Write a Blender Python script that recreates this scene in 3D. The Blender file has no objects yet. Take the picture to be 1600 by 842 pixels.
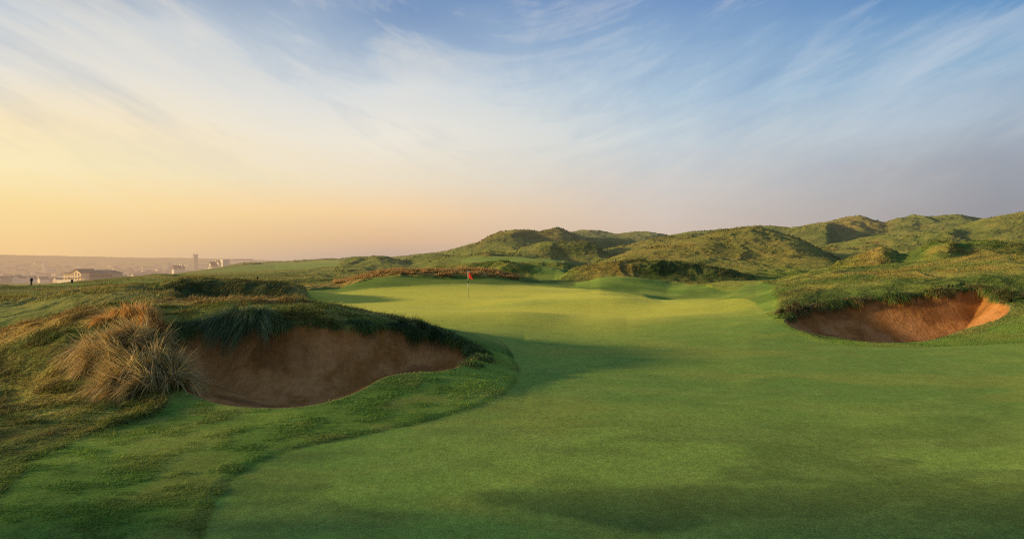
import bpy, math, random
import numpy as np
from mathutils import Vector

random.seed(7)
rng = np.random.default_rng(11)
scene = bpy.context.scene
COL = scene.collection
F, CX, HY, CZ = 1067.0, 800.0, 408.0, 3.0      # focal length in photo pixels, centre column, horizon row, eye height
SUN_AZ, SUN_EL = -96.0, 9.0                   # degrees from the view direction (+Y), negative = left

def lin(r, g, b):
    f = lambda c: (c/255/12.92) if c/255 <= 0.04045 else ((c/255+0.055)/1.055)**2.4
    return (f(r), f(g), f(b), 1.0)

# ------------------------------------------------------------------ small maths
def hermite_matrix(knots, q):
    """weights W with value(q) = W @ data, cubic Hermite (finite-difference slopes), clamped outside"""
    k = np.asarray(knots, float); n = len(k); q = np.clip(np.asarray(q, float), k[0], k[-1])
    D = np.zeros((n, n))
    for i in range(n):
        if i == 0: D[0, 0], D[0, 1] = -1/(k[1]-k[0]), 1/(k[1]-k[0])
        elif i == n-1: D[i, i-1], D[i, i] = -1/(k[i]-k[i-1]), 1/(k[i]-k[i-1])
        else:
            D[i, i-1] = -1/(k[i+1]-k[i-1]); D[i, i+1] = 1/(k[i+1]-k[i-1])
    i = np.clip(np.searchsorted(k, q, side='right')-1, 0, n-2)
    h = k[i+1]-k[i]; t = (q-k[i])/h
    h00 = 2*t**3-3*t**2+1; h10 = t**3-2*t**2+t; h01 = -2*t**3+3*t**2; h11 = t**3-t**2
    W = np.zeros((len(q), n)); r = np.arange(len(q))
    W[r, i] += h00; W[r, i+1] += h01
    W += (h10*h)[:, None]*D[i] + (h11*h)[:, None]*D[i+1]
    return W

def curve(pts, q):
    p = np.array(pts, float)
    return hermite_matrix(p[:, 0], q) @ p[:, 1]

def sm(a, b, x):
    t = np.clip((x-a)/(b-a), 0, 1); return t*t*(3-2*t)

def _hash(ix, iy, s):
    h = (ix.astype(np.int64)*374761393 + iy.astype(np.int64)*668265263 + s*1442695041) & 0xFFFFFFFF
    h = ((h ^ (h >> 13))*1274126177) & 0xFFFFFFFF
    h = (h ^ (h >> 16)) & 0xFFFFFF
    return h.astype(np.float32)/16777216.0

def vnoise(x, y, s=0):
    ix = np.floor(x); iy = np.floor(y); fx = x-ix; fy = y-iy
    fx = fx*fx*fx*(fx*(fx*6-15)+10); fy = fy*fy*fy*(fy*(fy*6-15)+10)
    a = _hash(ix, iy, s); b = _hash(ix+1, iy, s); c = _hash(ix, iy+1, s); d = _hash(ix+1, iy+1, s)
    return (a*(1-fx)+b*fx)*(1-fy)+(c*(1-fx)+d*fx)*fy

def fbm(x, y, s=0, octv=4, gain=0.5):
    r = 0; a = 1; t = 0
    for o in range(octv):
        cs, sn = math.cos(o*1.1+.3), math.sin(o*1.1+.3)
        r = r + a*vnoise((x*cs-y*sn)*2**o+17.3*o, (x*sn+y*cs)*2**o+9.1*o, s+o)
        t += a; a *= gain
    return r/t

def poly_sd(x, y, poly):
    """signed distance, positive inside"""
    p = np.array(poly, float); n = len(p)
    d = np.full(x.shape, 1e18); inside = np.zeros(x.shape, bool)
    for i in range(n):
        ax, ay = p[i]; bx, by = p[(i+1) % n]
        ex, ey = bx-ax, by-ay
        t = np.clip(((x-ax)*ex+(y-ay)*ey)/(ex*ex+ey*ey+1e-12), 0, 1)
        d = np.minimum(d, (x-ax-t*ex)**2+(y-ay-t*ey)**2)
        c = ((ay <= y) & (by > y)) | ((by <= y) & (ay > y))
        with np.errstate(divide='ignore', invalid='ignore'):
            xi = ax+(y-ay)*(bx-ax)/(by-ay if by != ay else 1e-9)
        inside ^= (c & (x < xi))
    d = np.sqrt(d)
    return np.where(inside, d, -d)

def smooth_poly(pts, n=8):
    """closed Catmull-Rom through the points"""
    p = np.array(pts, float); m = len(p); out = []
    for i in range(m):
        a, b, c, d = p[i-1], p[i], p[(i+1) % m], p[(i+2) % m]
        for k in range(n):
            t = k/n
            out.append(.5*((2*b)+(c-a)*t+(2*a-5*b+4*c-d)*t*t+(3*b-a-3*c+d)*t**3))
    return np.array(out)

def W(px, Y, z=0.0):
    return ((px-CX)/F*Y, Y, z)

# ------------------------------------------------------------------ terrain grid (fan of columns, rows at growing distance)
cols = [-9000, -7000, -5500, -4400, -3600, -3000, -2500, -2100, -1800, -1550, -1350, -1180, -1040, -930, -840, -770, -710,
        -650, -600, -550, -500, -460, -420, -385, -350, -320, -290, -260, -235, -210, -190, -170, -150, -135, -120, -108, -96, -86, -77, -69, -62, -56]
inner = np.arange(-52, 1653, 1.75)
cols = np.concatenate([np.array(cols, float), inner, 1600-np.array(cols[::-1], float)])
def rows():
    Y = 2.5; out = [Y]
    while Y < 6500:
        r = 0.012 if Y < 9 else 0.006 if Y < 12.5 else 0.0038 if Y < 21.5 else 0.0042 if Y < 32 else 0.006 if Y < 100 else 0.008 if Y < 420 else 0.02
        Y *= 1+r; out.append(Y)
    return np.array(out)
rowY = rows()
NR, NC = len(rowY), len(cols)
PX, YY = np.meshgrid(cols, rowY)
XX = (PX-CX)/F*YY

# base relief: z at stations (px) x distances (Y)
SP = [-600, -200, 0, 200, 400, 600, 800, 1000, 1150, 1300, 1450, 1600, 2200]
SY = [2.5, 9, 14, 18, 22, 25, 28, 31, 36, 42, 50, 60, 72, 90, 120, 160, 220, 320, 450, 700, 1100, 1500, 2000, 2600, 6500]
T = [
 #  -600 -200    0   200   400   600   800  1000  1150  1300  1450  1600  2200
 [  .15,  .05,   0,    0,    0,    0,    0,    0,    0,    0,    0,  .05,  .30],  # 2.5
 [ -.60, -.25,   0,    0,    0,    0,    0,    0,    0,    0,  .03,  .08,  .40],  # 9
 [ -.50, -.20,   0,    0,    0,    0,    0,    0,    0,    0,  .05,  .10,  .60],  # 14
 [ -.30, -.10, .05,  .05,    0,    0,    0,    0,    0,  .02,  .05,  .12,  .80],  # 18
 [  .20,  .10,   0,    0,    0,    0,  .02,  .02,  .05,  .05,  .08,  .25, 1.2],  # 22
 [  .10,    0,-.10, -.05,    0,    0,  .05,  .05,  .12,  .10,  .18,  .50, 1.6],  # 25
 [    0, -.10,-.20, -.10,    0,  .05,  .08,  .10,  .30,  .65,  .85, 1.10, 2.0],  # 28
 [ -.10, -.20,-.30, -.15,    0,  .05,  .10,  .16,  .46, 1.10, 1.50, 1.75, 2.4],  # 31
 [ -.20, -.20,-.35, -.20,    0,  .05,  .10,  .24,  .66, 1.45, 1.95, 2.35, 3.0],  # 36
 [ -.20, -.20,-.40, -.20,    0,  .05,  .05,  .26,  .76, 1.70, 2.25, 2.80, 3.4],  # 42
 [ -.20, -.20,-.30, -.10,  .10,  .05,  .04,  .00,  .35, 2.00, 2.60, 3.20, 3.8],  # 50
 [ -.10, -.10,-.20,  .00,  .20,  .30,  .28,  .05,  .10, 1.40, 2.20, 2.90, 3.8],  # 60
 [ -.10,  .00,-.20,  .10,  .30,  .75,  .75,  .30,  .30,  .80, 1.90, 2.90, 4.0],  # 72
 [ -.80, -.50,-.40,  .10,  .30,  .60,  .50,  .30,  .30,  .70, 2.00, 3.20, 5.0],  # 90
 [-3.00,-2.50,-2.0, -.10,  .20,  .40,  .80, 1.00, 1.00, 1.50, 2.60, 4.00, 6.0],  # 120
 [-5.0, -5.0, -4.6, -.80,  .30,  .50, 1.50, 2.00, 2.20, 2.50, 4.00, 5.00, 8.0],  # 160
 [-7.0, -6.5, -6.5, -2.8,  .90,  .30, 1.60, 2.50, 3.00, 4.00, 6.00, 7.00, 9.0],  # 220
 [-8.5, -8.0, -8.0, -6.2, 1.30,  .10, 1.50, 3.00, 4.00, 6.00, 8.00, 9.0, 10.],  # 320
 [-12., -12., -12., -10.,  .40,  .80, 1.50, 3.00, 4.00, 6.00, 8.00, 9.0, 10.],  # 450
 [-19., -19., -19., -17.,-9.00, -3.0, 0,    0,    0,    2,    4,    4.,  4.],   # 700
 [-13., -13., -14., -14.,-15.0,-14.0,-14,  -14,  -14,  -14,  -14,  -14, -14],   # 1100
 [ 2.0,  1.0, -1.0, -4.0,-8.0, -14.0,-16,  -16,  -16,  -16,  -16,  -16, -16],   # 1500
 [ 28.,  26.,  21., 13.5,  6.5,-10.0,-18,  -18,  -18,  -18,  -18,  -18, -18],   # 2000
 [ 24.,  22.,  17.,  9.0,   .0,-18.0,-20,  -20,  -20,  -20,  -20,  -20, -20],   # 2600
 [-30., -30., -30., -30.,-30., -30., -30,  -30,  -30,  -30,  -30,  -30, -30],   # 6500
]
WY = hermite_matrix(np.log(SY), np.log(rowY)); WP = hermite_matrix(SP, cols)
Z = WY @ np.array(T, float) @ WP.T

ROUGH = np.zeros_like(Z)     # how much long grass
def ridge(pts, Yc, Lf, Lb, fade=(40, 40), k=.15, pf=2.0, pb=2.0, rough=0.0, mode='max'):
    """dune ridge whose crest passes through the listed directions; Yc number or list of (px, Y)"""
    global Z, ROUGH
    p0, p1 = pts[0][0], pts[-1][0]
    yc = curve(Yc, cols) if isinstance(Yc, list) else np.full(NC, float(Yc))
    zc = CZ-(curve(pts, cols)-HY)*yc/F
    win = sm(p0-fade[0], p0, cols)*(1-sm(p1, p1+fade[1], cols))
    t = (YY-yc[None, :])
    if isinstance(Lf, list): Lf = curve(Lf, cols)[None, :]
    prof = np.where(t < 0, np.exp(-np.abs(t/Lf)**pf), np.exp(-np.abs(t/Lb)**pb))
    h = (zc[None, :]-Z)*win[None, :]
    add = h*prof
    add = np.where(add > 0, add, 0)
    act = (add > .02).astype(float)
    Z = Z+add
    ROUGH = np.maximum(ROUGH, rough*sm(0.15, .5, prof*win[None, :])*act)

# ---- left mound that holds the near bunker
ridge([(-700,600),(-300,575),(-100,548),(0,522),(60,503),(110,489),(180,476),(300,470),(380,467),(450,471),(520,482),(600,497),(680,512),(760,533),(820,552)],
      [(-700,18),(0,19.0),(100,19.5),(200,20.5),(300,21.5),(820,21.5)], [(-700,2.6),(0,3.0),(120,3.9),(300,5.0),(820,5.0)], 4.6, fade=(300, 50), pf=2.6)
# ground behind it, left side
ridge([(-300,470),(0,474),(60,470),(120,462),(200,455),(260,456)], 44, 9, 10, fade=(200, 60), rough=.8)
ridge([(228,461),(258,447),(290,440),(350,442),(400,443),(440,447),(490,460)], 50, 3.2, 9, fade=(20, 60), rough=.75, pf=2.5)
ridge([(-200,452),(0,456),(60,455),(140,448),(200,446),(240,446)], 78, 14, 12, fade=(150, 60), rough=.8)
ridge([(60,449),(95,445),(125,442),(160,445),(185,448)], 130, 16, 18, fade=(30, 30), rough=.3)
ridge([(-60,449),(0,446),(30,449)], 118, 12, 12, fade=(30, 30), rough=.3)
ridge([(200,440),(240,430),(270,431),(300,438)], 125, 10, 14, fade=(20, 20), rough=.3)
ridge([(320,440),(350,434),(380,437)], 140, 8, 10, fade=(20, 20), rough=.3)
ridge([(420,437),(445,431),(475,437)], 140, 8, 10, fade=(20, 20), rough=.3)
ridge([(500,430),(560,422),(600,430)], 150, 10, 14, fade=(20, 20), rough=.4)
# bank and tufted ridge behind the flag green
ridge([(470,464),(500,457),(530,447),(560,436),(600,426),(650,425),(700,425),(760,425),(800,433),(840,441),(870,446)],
      [(470,66),(560,73),(700,77),(870,80)], 9, 7, fade=(60, 25), pf=2.0)
# mown swells
ridge([(600,492),(700,489),(790,488)], 34, 4.5, 4, fade=(140, 150), k=.1)
ridge([(840,469),(900,467),(960,465)], 45, 4.5, 4, fade=(130, 130), k=.1)
ridge([(980,497),(1060,490),(1120,487)], 33, 4, 4, fade=(130, 110), k=.1)
ridge([(820,470),(870,464),(930,458),(1000,462)], 50, 4, 5, fade=(60, 50))
ridge([(890,446),(920,439),(950,435),(1000,437),(1050,444)], 72, 6, 6, fade=(30, 40))
ridge([(1080,446),(1130,441),(1180,440),(1220,440)], 66, 6, 7, fade=(40, 60), rough=.6)
ridge([(900,486),(1000,476),(1080,469),(1150,463),(1220,452),(1300,440)], 43, 8, 4.5, fade=(120, 80))
# dark tufted dune in the middle
ridge([(880,432),(900,421),(925,416),(960,413),(1000,414),(1040,417),(1090,421),(1130,425),(1160,432)], 88, 5, 9, fade=(15, 30), rough=1, pf=2.6)
ridge([(740,418),(790,414),(860,417),(880,420)], 100, 6, 8, fade=(30, 20), rough=1)
# right-hand slope crest and the tufted knolls on it
ridge([(1180,447),(1240,434),(1290,426),(1340,421),(1400,416),(1460,411),(1520,405),(1600,402),(1800,396)], 50, 14, 8, fade=(60, 200), rough=.35)
ridge([(1310,412),(1335,404),(1360,395),(1375,389),(1392,392),(1410,396),(1430,391),(1465,381),(1480,380)], 78, 6, 8, fade=(30, 30), rough=1)
ridge([(1470,388),(1500,382),(1540,379),(1600,380),(1800,376)], 84, 12, 12, fade=(30, 200), rough=.8)
# far green plateau
ridge([(690,414),(740,409),(800,409),(860,408),(880,409)], 140, 16, 30, fade=(50, 30), pf=6, pb=4)
# round hill, middle right
ridge([(940,410),(970,401),(1005,393),(1050,383),(1100,371),(1150,362),(1178,359),(1210,364),(1250,377),(1290,396),(1315,410)],
      [(940,130),(1178,165),(1315,150)], 38, 40, fade=(20, 30), rough=.45)
# dunes behind, left to right
ridge([(540,409),(580,405),(600,405),(620,409)], 190, 12, 14, fade=(20, 20), rough=.5)
ridge([(640,409),(655,404),(680,403),(700,407)], 200, 12, 14, fade=(20, 20), rough=.5)
ridge([(395,411),(440,410),(480,409),(530,406),(560,404),(610,405),(640,402),(680,397),(715,389),(745,382),(775,378),(800,376)], 310, 90, 60, fade=(60, 60), rough=.3)
ridge([(700,402),(760,397),(800,398),(850,402)], 170, 14, 20, fade=(50, 40), rough=.5)
ridge([(725,392),(745,385),(762,374),(785,366),(812,363),(840,366),(860,370),(890,376)], 250, 34, 26, fade=(30, 20), rough=.7)
ridge([(835,372),(860,364),(876,361),(890,365),(912,374),(950,378),(980,377)], 262, 30, 26, fade=(15, 60), rough=.7)
ridge([(820,391),(845,384),(875,382),(905,382),(930,387)], 190, 9, 20, fade=(20, 20), rough=.8, pf=2.6)
ridge([(870,408),(900,399),(940,392),(985,384),(1020,378),(1050,373),(1080,371)], 205, 22, 26, fade=(15, 30), rough=.6)
ridge([(870,369),(905,362),(940,363),(965,366),(1000,364),(1030,366),(1046,371)], 420, 40, 40, fade=(15, 10), rough=.5)
ridge([(1000,384),(1045,370),(1080,363),(1130,361),(1160,358),(1190,357),(1210,356),(1240,360),(1270,359),(1290,360)], 290, 40, 40, fade=(15, 30), rough=.6)
ridge([(1235,364),(1262,357),(1290,352),(1318,344),(1342,341),(1368,347),(1385,350),(1402,344),(1420,340),(1450,341),(1500,338),(1530,344),(1560,350)], 330, 50, 40, fade=(25, 50), rough=.7)
ridge([(1280,390),(1330,380),(1380,372),(1440,368),(1480,368)], 215, 22, 26, fade=(40, 40), rough=.6)
ridge([(1460,374),(1490,362),(1520,350),(1550,341),(1585,335),(1640,334),(1750,342),(1900,360)], 235, 34, 40, fade=(20, 60), rough=.4)
ridge([(1900,330),(2200,320),(2800,330)], 160, 40, 40, fade=(200, 400), rough=.4)
# an unseen dune added left of the frame to cast shade on the near green
def shade_dune(x, y):
    return (6.3+1.6*(fbm(x/5, y/5, 41, 3)-.5)*2)*np.exp(-((x+25)/6.5)**2)*sm(8.8, 3.6, y+.8*np.sin(x))*sm(-16, -10, y)
Z += shade_dune(XX, YY)

PYB = HY+(CZ-Z)*F/YY
# ------------------------------------------------------------------ sand bunkers
BL = smooth_poly([W(*p)[:2] for p in [(285,14.9),(312,14.3),(350,13.8),(430,13.55),(500,13.9),(555,14.7),(600,15.8),(645,16.3),(690,16.6),(728,17.5),(747,18.7),
      (733,19.6),(700,20.1),(655,20.0),(620,19.85),(580,19.5),(540,19.0),(480,18.6),(430,18.3),(360,18.5),(300,18.1),(258,17.5),(262,16.2)]])
BR = smooth_poly([W(*p)[:2] for p in [(1226,28.0),(1236,26.8),(1262,25.8),(1300,25.1),(1350,24.2),(1400,23.9),(1450,24.1),(1500,25.2),(1545,25.9),(1572,26.6),
      (1578,27.6),(1562,28.6),(1545,30.2),(1520,30.6),(1480,30.4),(1440,30.3),(1400,30.2),(1350,30.1),(1300,29.9),(1250,29.4)]])
sdL = np.full_like(Z, -9.); sdR = np.full_like(Z, -9.)
rL = (rowY > 11) & (rowY < 24); rR = (rowY > 21) & (rowY < 34)
wob = lambda: (.10*(fbm(XX*1.6, YY*1.6, 5, 3)-.5)+.05*(vnoise(XX*6, YY*6, 8)-.5))
wb = wob()
backL = sm(16.5, 17.8, YY); backR = sm(27.5, 29, YY)
sdL[rL] = poly_sd(XX[rL], YY[rL], BL)+wb[rL]*(.25+2.4*backL[rL])
sdR[rR] = poly_sd(XX[rR], YY[rR], BR)+wb[rR]*(.3+2.6*backR[rR])
cdL, cdR = sdL-0, sdR-0
cdL[rL] = poly_sd(XX[rL], YY[rL], BL); cdR[rR] = poly_sd(XX[rR], YY[rR], BR)
def carve(sd, cd, floor, w, lipf, lipb, back, mult):
    global Z
    ins = sd > 0
    t = np.clip(cd/w, 0, 1)
    lip = lipf+(lipb-lipf)*back
    top = Z-lip*sm(0, .10, sd)
    prof = (1-t)**2.0*(1+.0*t)
    bowl = floor+(top-floor)*prof
    bowl = bowl+.05*(fbm(XX*1.0, YY*1.0, 31, 3)-.5)*sm(0, .8, sd)+.008*(fbm(XX*.5+YY*.8, (YY-XX)*5, 33, 2)-.5)*sm(.1, .6, sd)
    Z = np.where(ins, bowl, Z)
carve(sdL, cdL, -.42, 2.5, .05, .22, backL, 1)
carve(sdR, cdR, -.62, 3.1, .05, .22, backR, 1)
sandL = sdL > 0.0; sandR = sdR > 0.0

# ------------------------------------------------------------------ mown areas (green, fringe), as distances in metres
GREEN = smooth_poly([W(*p)[:2] for p in [(-60,3.0),(310,5.5),(318,7.4),(332,8.15),(348,8.95),(392,9.95),(450,10.75),(560,11.75),(640,12.45),(700,13.25),(760,14.4),(797,15.7),(810,17.6),
     (803,20.0),(785,23.0),(750,26.0),(690,29.0),(600,33.0),(530,41.0),(478,51.0),(500,57),(560,61),(640,63),(760,66),(850,68),(930,62),(1000,50),(1100,43),(1165,38),
     (1190,32),(1205,28.5),(1240,26.0),(1290,24.2),(1350,23.3),(1420,22.9),(1520,22.6),(1620,22.3),(1800,21),(2400,18),(2600,8),(2600,2.0)]], 10)
sdG = np.full_like(Z, -30.); rG = rowY < 90
sdG[rG] = poly_sd(XX[rG], YY[rG], GREEN)
sdG = sdG+.12*(fbm(XX*.7, YY*.7, 3, 2)-.5)
# fringe: mown a little longer around the green and over the front of the mound
FR = smooth_poly([W(*p)[:2] for p in [(-400,2.4),(-120,5.0),(-20,8.0),(60,10.2),(150,11.8),(240,13.2),(262,14.6),(350,15.6),(470,15.8),(600,17.4),(700,18.6),(735,19.9),(715,20.8),(690,21.4),(660,22.6),
     (600,26),(540,32),(500,42),(480,50),(474,60),(520,64.5),(600,68.5),(700,70),(800,72.5),(880,77),(960,78),(1050,72),(1120,62),(1180,52),(1200,44),(1210,36),
     (1215,31.5),(1228,28.2),(1250,26.0),(1300,24.6),(1400,24.0),(1500,24.3),(1560,25.2),(1620,26.2),(1800,24),(2500,20),(2700,8),(2700,1.8)]], 10)
sdF = np.full_like(Z, -60.); sdF[rG] = poly_sd(XX[rG], YY[rG], FR)
sdF = sdF+.5*(fbm(XX*.5, YY*.5, 4, 3)-.5)*sm(8, 14, YY)
# collar shows as a slightly raised lip along the near edge
Z = Z+.022*sm(.02, -.25, sdG)*sm(-60, -.0, sdF*0-1)*(YY < 26)

# far mown fairways: bands on the plain and between dunes, from noise in the world plus listed areas
def blob(px0, px1, Y0, Y1, s=.15):
    return sm(px0-30, px0+30, PX)*(1-sm(px1-30, px1+30, PX))*sm(Y0*(1-s), Y0*(1+s), YY)*(1-sm(Y1*(1-s), Y1*(1+s), YY))
fwn = fbm(XX/38, YY/60, 51, 2)
plain = sm(640, 560, PX)*(YY > 60)*sm(300, 240, YY)*sm(.53, .56, fwn)*.9
mown_far = np.maximum.reduce([plain*1.0, blob(720, 885, 128, 158, .02), blob(800, 890, 86, 100)*0, blob(180, 290, 24, 34, .08), blob(-400, 120, 26, 42, .1)*.45, blob(150, 400, 165, 215, .05)*.8, blob(60, 260, 84, 98, .06)*.7, blob(20, 330, 58, 66, .05)*.6,
     blob(1100, 1280, 58, 70, .1)*.6, blob(840, 880, 84, 110, .05), blob(1400, 1430, 66, 88, .05)])
mown_far = np.where(YY > 23, mown_far, 0)*(sdF < 0)
MOWN = np.clip(np.maximum(sm(-.25, .15, sdF), mown_far), 0, 1)
rough_all = np.maximum(ROUGH, .55)*(1-MOWN)
rough_all[YY > 700] = .15

# ------------------------------------------------------------------ relief noise
sand_any = sandL | sandR
R = rough_all*(~sand_any)*(1-.6*sm(520, 380, PX)*(YY > 55))
near_bunker = np.minimum(np.abs(sdL), np.abs(sdR))
keep = np.where((sdL > -.5) | (sdR > -.5), .25, 1.0)
for s, a, ymax, ymin in ((.35, .06, 30, 0), (.9, .11, 80, 0), (2.2, .22, 200, 12), (5., .45, 600, 30), (11., .75, 900, 90), (24., 2.0, 1400, 160)):
    n = fbm(XX/s, YY/s, int(s*10), 2)
    n = (1-np.abs(2*fbm((XX+1.6*s*(n-.5))/s, (YY+2*s*(n-.5))/(s*1.7), int(s*10)+3, 3)-1))**1.6*1.2 if s > 2 else n
    Z += a*(n-.5)*R*keep*sm(ymax*1.3, ymax*.7, YY)*sm(ymin*.7, ymin*1.4+.01, YY)
Z += (5.*(fbm(XX/90, YY/90, 150, 4)-.5)+2.2*(vnoise(XX/14, YY/40, 151)-.5))*sm(1300, 1700, YY)*sm(3200, 2300, YY)
# soft undulation of the mown turf
Z += .10*(fbm(XX/7, YY/9, 77, 2)-.5)*MOWN*sm(6, 20, YY)*(~sand_any)+.46*(fbm(XX/9+3+YY/14, YY/12, 78, 2)-.5)*sm(24, 38, YY)*MOWN
# terraced grass path up the right-hand slope
pth = blob(1392, 1436, 62, 92, .04)
Z = Z*(1-pth)+pth*(np.floor(Z/.35)*.35+.35*sm(.6, 1, (Z/.35) % 1))

PY = HY+(CZ-Z)*F/YY
# normals of the whole relief, so that pieces meet without a seam
P3 = np.stack([XX, YY, Z], -1)
du = np.gradient(P3, axis=1); dv = np.gradient(P3, axis=0)
NRM = np.cross(du, dv); NRM /= np.linalg.norm(NRM, axis=-1, keepdims=True)+1e-12

def sample(arr, px, Y):
    fc = np.interp(px, cols, np.arange(NC)); fr = np.interp(Y, rowY, np.arange(NR))
    c0 = np.clip(fc.astype(int), 0, NC-2); r0 = np.clip(fr.astype(int), 0, NR-2)
    a = fc-c0; b = fr-r0
    return (arr[r0, c0]*(1-a)+arr[r0, c0+1]*a)*(1-b)+(arr[r0+1, c0]*(1-a)+arr[r0+1, c0+1]*a)*b
def zat(px, Y):
    return float(sample(Z, np.array([float(px)]), np.array([float(Y)]))[0])

# ------------------------------------------------------------------ ground colour (albedo)
def mix(a, b, t):
    return a*(1-t[..., None])+b*t[..., None]
c3 = lambda *c: np.array(c, float)
n1 = fbm(XX/2.2, YY/2.2, 101, 4); n2 = fbm(XX/.5, YY/.5, 102, 3); n3 = fbm(XX/9, YY/9, 103, 3); n4 = fbm(XX/30, YY/30, 104, 3)
rg = mix(c3(.12, .185, .032), c3(.33, .33, .062), sm(.38, .64, n1*.6+n3*.4))
rg = mix(rg, c3(.40, .24, .06), .6*sm(.54, .68, n3*.45+n1*.3+n2*.25))
rg = mix(rg, c3(.035, .070, .020), .65*sm(.56, .72, fbm(XX/4, YY/4, 105, 4)))
rg = mix(rg, c3(.05, .095, .028), .7*sm(.5, .62, fbm(XX/26, YY/9, 141, 3))*(YY > 26)*(PX < 560))
rg = mix(rg, c3(.38, .30, .09), .6*sm(.52, .66, fbm(XX/30+5, YY/11, 142, 3))*(YY > 26)*(PX < 560))
dry = np.zeros_like(Z)
dry = np.maximum(dry, blob(-200, 170, 17.6, 22, .04)*.95*sm(.30, .5, n1))
dry = np.maximum(dry, blob(230, 470, 20.3, 25, .02)*.95)
dry = np.maximum(dry, blob(520, 800, 70, 84, .03)*1.0*sm(.25, .45, n1))
dry = np.maximum(dry, blob(470, 560, 57, 70, .05)*.7)
dry = np.maximum(dry, blob(900, 1000, 78, 90, .03)*.5)
dry = np.maximum(dry, blob(960, 1280, 110, 210, .1)*.38)
dry = np.maximum(dry, blob(1280, 1390, 290, 345, .04)*.8)
dry = np.maximum(dry, blob(730, 900, 225, 280, .03)*.5)
dry = np.maximum(dry, blob(1340, 1400, 70, 84, .04)*.7)
rg = mix(rg, c3(.52, .31, .08), dry*.8)
rg = mix(rg, c3(.035, .065, .022), np.maximum(blob(225, 460, 43.5, 49.3, .02)*.85, blob(1030, 1170, 78, 88, .02)*.7))  # shade painted dark onto the camera-facing sides of two dunes
mw = mix(c3(.15, .30, .052), c3(.26, .39, .06), sm(.35, .65, n1*.35+n3*.65))
mw = mix(mw, c3(.34, .36, .06), .5*sm(.55, .7, fbm(XX/3.5, YY/2.0, 107, 4)))
mw = mix(mw, c3(.09, .16, .035), .75*sm(.48, .64, fbm(XX/2.6+9, YY/1.3, 108, 4)+.05*sm(0, 5, XX))*sm(16, 8, YY))  # turf mottle with foreground shade painted in, stronger toward the right
mw = mix(mw, c3(.27, .37, .07), .4*sm(.5, .66, fbm(XX/1.3+4, YY/.8, 118, 4)))
fr = mix(c3(.12, .24, .034), c3(.24, .36, .050), sm(.35, .65, n1))
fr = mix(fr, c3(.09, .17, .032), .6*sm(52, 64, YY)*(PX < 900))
fr = mix(fr, c3(.28, .29, .06), .5*(YY < 50)*sm(.52, .7, fbm(XX/1.5, YY/1.1, 109, 4)))
ing = sm(-.04, .05, sdG)
mw = mix(mw, c3(.52, .50, .055), .85*sm(20, 40, YY)*sm(80, 60, YY)*sm(.15, .6, n3*.5+.5*fbm(XX/20, YY/3.2, 140, 3)))  # low sunlight painted into the flag green as bright yellow
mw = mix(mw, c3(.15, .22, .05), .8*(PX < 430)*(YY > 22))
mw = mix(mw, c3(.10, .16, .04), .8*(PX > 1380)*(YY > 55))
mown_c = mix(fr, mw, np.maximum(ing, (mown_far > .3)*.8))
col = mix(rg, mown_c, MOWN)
# darker line along the cut edge
edge = np.exp(-((sdG+.06)/.07)**2)*(YY < 24)
col = mix(col, c3(.05, .06, .018), edge*.2)
sd_ = np.where(sdL > 0, sdL, sdR)
sn = fbm(XX*1.2, YY*.9, 120, 4); sn2 = fbm(XX*.8+YY*2, YY*.6-XX*3, 121, 3)
sc = mix(c3(.42, .178, .042), c3(.62, .29, .095), sm(.35, .65, sn*.6+sn2*.4))
sc = mix(sc, c3(.25, .105, .032), .65*sm(.55, .7, fbm(XX*.7, YY*1.3, 122, 3)))
col = np.where(sand_any[..., None], sc, col)
# crisp pale rim of turf on the front lips
rim = np.maximum(np.exp(-((sdL+.03)/.045)**2)*(1-backL), np.exp(-((sdR+.03)/.06)**2)*(1-backR))
col = mix(col, c3(.22, .27, .07), rim*.8)
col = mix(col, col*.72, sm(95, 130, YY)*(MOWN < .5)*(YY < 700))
# steep slopes of the dunes are darker
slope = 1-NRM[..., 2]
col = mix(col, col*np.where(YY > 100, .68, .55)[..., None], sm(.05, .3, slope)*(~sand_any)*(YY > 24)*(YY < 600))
# far land
far = sm(560, 760, YY)
ff = mix(c3(.10, .11, .05), c3(.22, .19, .10), sm(.4, .6, fbm(XX/70, YY/120, 130, 4)))
col = mix(col, ff, far)
RGH = np.clip((1-MOWN)*1.0, 0, 1)
RGH[sand_any] = .35
SHN = .10*(1-MOWN)+MOWN*(0.06+.14*sm(-1.5, 2.5, sdG)*sm(20, 44, YY)*(YY < 100))+.12*(YY > 100)*(1-MOWN)  # sheen raised on the far green to imitate low sunlight

# ------------------------------------------------------------------ materials
def new_mat(name):
    m = bpy.data.materials.new(name); m.use_nodes = True
    nt = m.node_tree; nt.nodes.clear()
    return m, nt
def N(nt, t, **kw):
    n = nt.nodes.new(t)
    for k, v in kw.items():
        if hasattr(n, k) and k not in ('inputs',): setattr(n, k, v)
    return n
def M(nt, op, a, b=None, c=None, clamp=False):
    n = nt.nodes.new('ShaderNodeMath'); n.operation = op; n.use_clamp = clamp
    for i, v in enumerate((a, b, c)):
        if v is None: continue
        if isinstance(v, (int, float)): n.inputs[i].default_value = v
        else: nt.links.new(v, n.inputs[i])
    return n.outputs[0]
def MIX(nt, fac, a, b, blend='MIX'):
    n = nt.nodes.new('ShaderNodeMix'); n.data_type = 'RGBA'; n.blend_type = blend
    for k, v in ((0, fac), (6, a), (7, b)):
        if isinstance(v, (int, float)): n.inputs[k].default_value = v
        elif isinstance(v, tuple): n.inputs[k].default_value = v
        else: nt.links.new(v, n.inputs[k])
    return n.outputs[2]
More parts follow.
